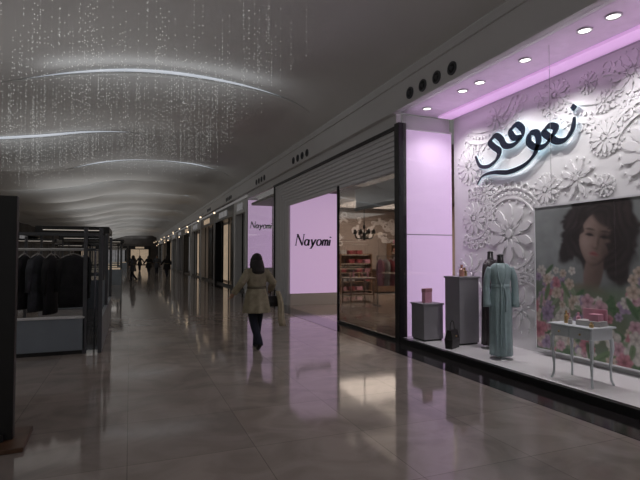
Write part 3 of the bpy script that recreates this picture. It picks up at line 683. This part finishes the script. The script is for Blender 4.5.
# ---------------------------------------------------------------- people
def person(loc, rz, coat, lab, rem=.009, scale=1):
    r = root('person', loc, lab, 'person', rz=rz); r.scale = (scale,)*3
    b = MB()
    b.loft([(0, 0, .82, .13, .09), (0, 0, .92, .16, .11), (0, 0, 1.05, .12, .09), (0, .01, 1.2, .145, .10), (0, 0, 1.32, .165, .085), (0, 0, 1.38, .10, .06), (0, 0, 1.41, .05, .05)], 20)
    b.tube([(0, 0, 1.36), (0, .01, 1.47)], [.05, .045], 12)
    b.ball((0, .02, 1.53), (.072, .088, .105), 20, 14); b.ball((0, .05, 1.455), (.045, .05, .04))
    b.ball((0, .108, 1.52), (.012, .018, .02)); b.ball((0, .100, 1.485), (.025, .01, .008))
    for s in (-1, 1):
        b.ball((s*.074, .015, 1.525), (.01, .02, .03)); b.ball((s*.03, .098, 1.54), (.014, .008, .008))
    legs = {1: [(.08, 0, .88), (.070, .12, .49), (.04, .14, .09), (.04, .14, .04)], -1: [(-.08, 0, .88), (-.055, .0, .48), (-.02, -.22, .14), (-.02, -.24, .10)]}
    toes = {1: [(.04, .10, .035), (.045, .22, .03), (.05, .29, .022)], -1: [(-.02, -.26, .10), (-.02, -.17, .045), (-.02, -.11, .024)]}
    for s in (1, -1):
        b.tube(legs[s], [.085, .055, .036, .036], 12); b.tube(toes[s], [.032, .034, .022], 10)
    arms = {-1: [(-.16, 0, 1.34), (-.295, -.08, 1.14), (-.40, .03, .96)], 1: [(.16, 0, 1.34), (.275, -.09, 1.13), (.305, .13, 1.01)]}
    for s in (-1, 1):
        P = arms[s]; b.tube(P, [.05, .04, .026], 12)
        w = Vector(P[2]); d = (w-Vector(P[1])).normalized(); side = Vector((0, 1, 0)) if s == -1 else Vector((1, 0, -.2)).normalized()
        side = (side-d*side.dot(d)).normalized(); nrm = d.cross(side)
        b.tube([w, w+d*.04, w+d*.085], [.025, .036, .034], 10)
        for f, ln in ((-.027, .05), (-.009, .068), (.009, .072), (.027, .062)):
            p0 = w+d*.08+side*f; b.tube([p0, p0+d*ln*.5+nrm*.006, p0+d*ln*.85+nrm*.025*s], [.0095, .009, .007], 6)
        p0 = w+d*.03+side*.03; b.tube([p0, p0+side*.022+d*.025, p0+side*.024+d*.055], [.012, .010, .008], 6)
    obj('body', b, M['skin'], r, remesh=rem)
    c = MB()
    c.loft([(0, 0, .62, .240, .195, .09), (0, 0, .70, .23, .185, .08), (0, 0, .85, .21, .16, .05), (0, 0, .95, .195, .15, .02), (0, 0, 1.06, .155, .122), (0, .01, 1.2, .19, .14), (0, 0, 1.31, .208, .12), (0, 0, 1.37, .155, .092), (0, 0, 1.42, .075, .072), (0, 0, 1.435, .07, .07)], 48, nf=8)
    for s in (-1, 1):
        P = [Vector(p) for p in arms[s]]; P[0] = P[0]+Vector((-s*.02, 0, 0)); m1 = P[0].lerp(P[1], .5); m2 = P[1].lerp(P[2], .5)
        c.tube([P[0], m1, P[1], m2, P[2]], [.078, .072, .066, .062, .058], 14)
    obj('coat', c, coat, r, remesh=.011)
    obj('belt', MB().loft([(0, 0, 1.035, .166, .134), (0, 0, 1.045, .172, .139), (0, 0, 1.075, .166, .134)], 32), M['belt'], r, smooth=True)
    obj('collar', MB().loft([(0, -.005, 1.38, .10, .09), (0, -.01, 1.42, .095, .09), (0, -.005, 1.45, .07, .07)], 24), M['belt'], r, smooth=True)
    for s in (1, -1):
        P = legs[s]; obj('trouser_leg', MB().tube(spl(P, 4), [.098, .093, .087, .08, .074, .070, .066, .062, .058, .055, .052, .05, .05], 14), M['denim'], r, smooth=True)
        obj('shoe', MB().tube(toes[s], [.036, .042, .03], 12).ball(toes[s][0], (.035, .04, .035)), M['shoe'], r, remesh=.006)
    h = MB(); h.ball((0, -.005, 1.545), (.098, .10, .108), 20, 14)
    h.loft([(0, -.085, 1.27, .08, .03), (0, -.095, 1.33, .115, .048), (0, -.07, 1.43, .112, .07), (0, -.03, 1.52, .10, .09)], 24)
    for s in (-1, 1): h.tube([(s*.075, .02, 1.56), (s*.095, .0, 1.45), (s*.10, -.03, 1.33)], [.03, .034, .02], 8)
    obj('hair', h, M['hair'], r, remesh=.009)
    return r
PX, PY = 2.06, 8.2
person((PX, PY, 0), math.radians(4), M['coat'], 'person with long dark hair walking in belted olive coat')
hb = root('handbag', (PX+.35, PY+.12, .70), 'small black handbag hanging from walking person\'s hand', 'bag', rz=.1)
obj('body', MB().rings([[(-.12, -.05, 0), (.12, -.05, 0), (.12, .05, 0), (-.12, .05, 0)], [(-.14, -.055, .08), (.14, -.055, .08), (.14, .055, .08), (-.14, .055, .08)], [(-.11, -.03, .19), (.11, -.03, .19), (.11, .03, .19), (-.11, .03, .19)]]), M['shoe'], hb, bevel=.01)
obj('handle', MB().tube(spl([(-.08, 0, .18), (-.06, 0, .27), (-.03, 0, .31), (.04, 0, .27), (.07, 0, .18)], 5), .008, 8), M['shoe'], hb, smooth=True)
q = MB(); rs = []
for i in range(9):
    z = .44-.62*i/8; w = .04+.02*i/8
    rs.append((.02*math.sin(i*.7)+.014*i, 0, z, w, .028+.005*(i % 2), .18))
q.loft(rs, 28, nf=5)
obj('scarf', q, M['scarf'], loc=(PX+.38, PY+.01, .54), smooth=True, label='folded beige cloth draped from walking person\'s arm', category='scarf')
for (x, y, rz, m_, lab) in ((1.45, 42, .2, 'dark', 'distant person in dark clothes walking along the corridor'), (2.15, 43, 2.9, 'garment2', 'distant person in charcoal coat walking along the corridor'),
    (2.5, 36.5, .1, 'dark', 'distant person in dark coat near the shopfronts'), (.2, 33, 1.2, 'garment2', 'distant person in charcoal coat beside the kiosk counter'),
    (1.0, 55, 3.0, 'dark', 'small distant person in dark clothes in the corridor'), (.3, 50, .3, 'garment2', 'small distant person in charcoal coat in the corridor')):
    person((x, y, 0), rz, M[m_], lab, .02)

# ---------------------------------------------------------------- left clothing kiosk
KX, KY = -.42, 8.8
r = root('clothing_stand', (KX, KY, 0), 'low grey-blue partition stand with dark posts', 'shop stand')
for i in range(3):
    obj('panel', MB().box((-1.15*(i+1)-.26+.01, 0, .06), (-1.15*i-.26, .08, .58)), M['counter'], r, bevel=.006)
obj('top_rail', MB().box((-3.75, -.02, .58), (-.26, .12, .61)), M['rib'], r, bevel=.004)
obj('kickboard', MB().box((-3.75, .01, 0), (-.26, .07, .06)), M['black'], r)
obj('side_panel', MB().box((-.06, .1, 0), (0, 4.5, .58)), M['counter'], r, bevel=.006)
for (x, y) in ((-.26, 0), (-.03, 0), (-.03, 2.2), (-.03, 4.5), (-3.7, 0), (-3.7, 4.5), (-1.9, 4.5)):
    obj('post', MB().box((x-.03, y, 0), (x+.03, y+.06, 2.07)), M['dgrey'], r, bevel=.004)
obj('end_panel', MB().box((-.24, .02, .05), (-.06, .05, 1.95)), glass_mat('smoked_glass', (.45, .47, .5), 1, 1.4), r)
obj('top_beam', MB().box((-3.73, .01, 1.93), (0, .05, 1.98)), M['dgrey'], r)
for y in (.6, 2.4):
    rr = root('clothes_rail', (KX, KY+y, 0), 'steel clothes rail on two upright posts', 'clothes rack', group='steel clothes rails')
    obj('rail', MB().tube([(-3.6, 0, 1.72), (-.15, 0, 1.72)], .014, 8), M['steel'], rr)
    for x in (-3.6, -.15): obj('upright', MB().tube([(x, 0, 0), (x, 0, 1.72)], .014, 8), M['steel'], rr)
random.seed(3)
cols = [('garment1', 'black'), ('garment1', 'black'), ('garment2', 'charcoal'), ('garment1', 'black')]
protos = {}
def gput(x, y, z, rz, c, L):
    key = (c[0], round(L, 2))
    if key in protos: dup(protos[key], (x, y, z), rz)
    else: protos[key] = garment((x, y, z), rz, M[c[0]], L, c[1]+' garment hanging on the stand rail', 'garments on stand rail')
x = KX-.50; i = 0
while x > KX-2.4:
    c = cols[i % 4]; gput(x, KY+.6, 1.61, math.radians([16, 74, 66, 74][i % 4]), c, [.9, 1.0, .95][i % 3]); x -= [.34, .20, .20, .34][i % 4]; i += 1
x = KX-.45
while x > KX-3.0:
    c = random.choice(cols); gput(x, KY+2.4, 1.61, math.radians(random.uniform(65, 80)), c, random.choice([.9, 1.0])); x -= .28

r = root('totem_sign', (-1.07, 4.85, 0), 'tall black slab stand on brown wooden base', 'sign stand', rz=math.radians(2))
obj('slab', MB().box((-.45, -.05, .04), (.16, .05, 2.12)), M['black'], r, bevel=.006)
obj('base_plate', MB().box((-.55, -.28, 0), (.27, .28, .04)), M['wood'], r, bevel=.006)
obj('foot_bracket', MB().box((-.2, -.09, .04), (.1, .09, .10)), M['black'], r, bevel=.004)

# ---------------------------------------------------------------- distant shopfronts
def shopfront(x, y0, y1, side, win, H, lab, fm, rz=0):
    r = root('shopfront', (x, y0, 0), lab, 'shopfront', rz=rz); L = y1-y0; s = side
    fr = MB()
    for yy in (0, L-.35): fr.box((min(0, s*.5), yy, 0), (max(0, s*.5), yy+.35, H))
    fr.box((min(0, s*.5), .35, H-.6), (max(0, s*.5), L-.35, H))
    obj('frame', fr, fm, r, bevel=.01)
    obj('lit_window', MB().box((min(s*.9, s*1.0), .35, .1), (max(s*.9, s*1.0), L-.35, H-.6)), win, r)
    mu = MB()
    n = max(2, int(L/1.5))
    for i in range(1, n): mu.box((min(s*.1, s*.16), L*i/n-.03, 0), (max(s*.1, s*.16), L*i/n+.03, H-.6))
    mu.box((min(s*.1, s*.16), .35, 0), (max(s*.1, s*.16), L-.35, .12))
    obj('mullion', mu, M['black'], r)
    sg = MB().box((min(-s*.03, 0), L*.3, H-.45), (max(-s*.03, 0), L*.7, H-.15))
    obj('sign_board', sg, M['warmdim'] if win is M['warmdim'] else M['cooldim'], r)
ys = [20.45, 23.2, 29, 35, 41, 47, 54, 61, 69, 78, 90]
for i, (a_, b_) in enumerate(zip(ys, ys[1:])):
    shopfront(XW, a_, b_, 1, [M['wall'], M['black'], M['warmdim'], M['black'], M['warmdim'], M['cooldim']][i % 6], 4.15, ['white framed shopfront recess', 'dark framed shopfront with black glazing', 'shopfront with warm lit window'][i % 3], [M['bulk'], M['black'], M['wall']][i % 3])
obj('wall_east', MB().box((XW+1.1, 20.4, 0), (XW+1.3, 94, 4.3)), M['wall'], **S)
ys = [24, 31, 38, 46, 55, 65, 78, 92]
for i, (a_, b_) in enumerate(zip(ys, ys[1:])):
    shopfront(-9+.0, a_, b_, -1, [M['cooldim'], M['warmdim'], M['black']][i % 3], 3.6, ['pale lit distant shopfront', 'warm lit distant shopfront', 'dark unlit distant shopfront'][i % 3], M['wall'])
for i, x in enumerate((3.5, -.5, -4.5)):
    shopfront(x, 92.5, 96.2, 1, [M['warmdim'], M['cooldim'], M['warmdim']][i], 3.4, 'dimly lit shopfront closing the far corridor end', M['black'], rz=math.radians(90))
s0 = None
for i in range(20):
    y = 27+3.4*i
    if s0 is None:
        s0 = root('fascia_lamp', (4.35, y, 4.0), 'small warm lamp hanging beside the shop fascia', 'lamp', group='fascia lamps')
        obj('arm', MB().tube([(.25, 0, .3), (0, 0, .05)], .012, 6), M['steel'], s0); obj('bulb', MB().ball((0, 0, 0), .05, 10, 6), M['warm'], s0)
    else: dup(s0, (4.35-.3*(i % 2), y, 4.0-.6*(i % 3 == 0)))

def kiosk(loc, lab):
    r = root('kiosk_counter', loc, lab, 'kiosk')
    obj('cabinet', MB().box((-.9, -1.2, 0), (.9, 1.2, .85)), M['counter'], r, bevel=.01)
    obj('glass_case', MB().box((-.85, -1.15, .85), (.85, 1.15, 1.25)), M['glass'], r)
    for x in (-.85, .85):
        for y in (-1.15, 1.15): obj('post', MB().box((x-.03, y-.03, .85), (x+.03, y+.03, 2.3)), M['dgrey'], r)
    obj('canopy', MB().box((-1, -1.3, 2.3), (1, 1.3, 2.5)), M['black'], r, bevel=.01)
    obj('light_strip', MB().box((-.8, -1.31, 2.37), (.8, -1.30, 2.39)), M['kstrip'], r)
    obj('shelf_light', MB().box((-.8, -1.0, .86), (.8, 1.0, .9)), M['warmdim'], r)
for x, y in ((-1.6, 17.5), (-1.9, 25), (-1.3, 30), (-1.6, 36), (-4.6, 30), (-1.6, 46), (-4.2, 42), (-1.2, 60)): kiosk((x, y, 0), 'low kiosk counter with dark canopy and lit case')

# ---------------------------------------------------------------- bead curtain
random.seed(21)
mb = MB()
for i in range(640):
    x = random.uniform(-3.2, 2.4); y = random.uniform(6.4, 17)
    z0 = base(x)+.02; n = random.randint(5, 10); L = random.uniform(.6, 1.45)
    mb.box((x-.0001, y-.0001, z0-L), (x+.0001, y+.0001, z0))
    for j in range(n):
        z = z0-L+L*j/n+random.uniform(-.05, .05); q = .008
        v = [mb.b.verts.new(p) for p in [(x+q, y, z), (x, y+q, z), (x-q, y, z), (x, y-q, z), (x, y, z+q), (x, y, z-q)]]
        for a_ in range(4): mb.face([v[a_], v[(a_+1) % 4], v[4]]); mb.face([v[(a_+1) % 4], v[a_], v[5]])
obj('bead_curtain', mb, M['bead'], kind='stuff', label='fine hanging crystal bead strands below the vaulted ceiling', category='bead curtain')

# ---------------------------------------------------------------- added hall fill lighting
for y in (1, 9, 17, 27, 40, 56, 74):
    light('AREA', (-3.0, y, 4.1), 10 if y < 20 else 22, (1, .95, .90), 3.5, (0, 0, 0), sy=4)  # added downward fill without fixtures, lifts the hall's ambient level

w = bpy.data.worlds.new('world'); bpy.context.scene.world = w; w.use_nodes = True
w.node_tree.nodes['Background'].inputs[0].default_value = (1, .96, .94, 1); w.node_tree.nodes['Background'].inputs[1].default_value = .14

cam = bpy.data.cameras.new('camera'); co = bpy.data.objects.new('camera', cam); C.objects.link(co)
cam.lens = 27; cam.sensor_width = 36; cam.clip_end = 300; cam.clip_start = .05
co.location = (0, 0, 1.6); co.rotation_euler = (math.radians(91.91), 0, math.radians(-21.6))
bpy.context.scene.camera = co
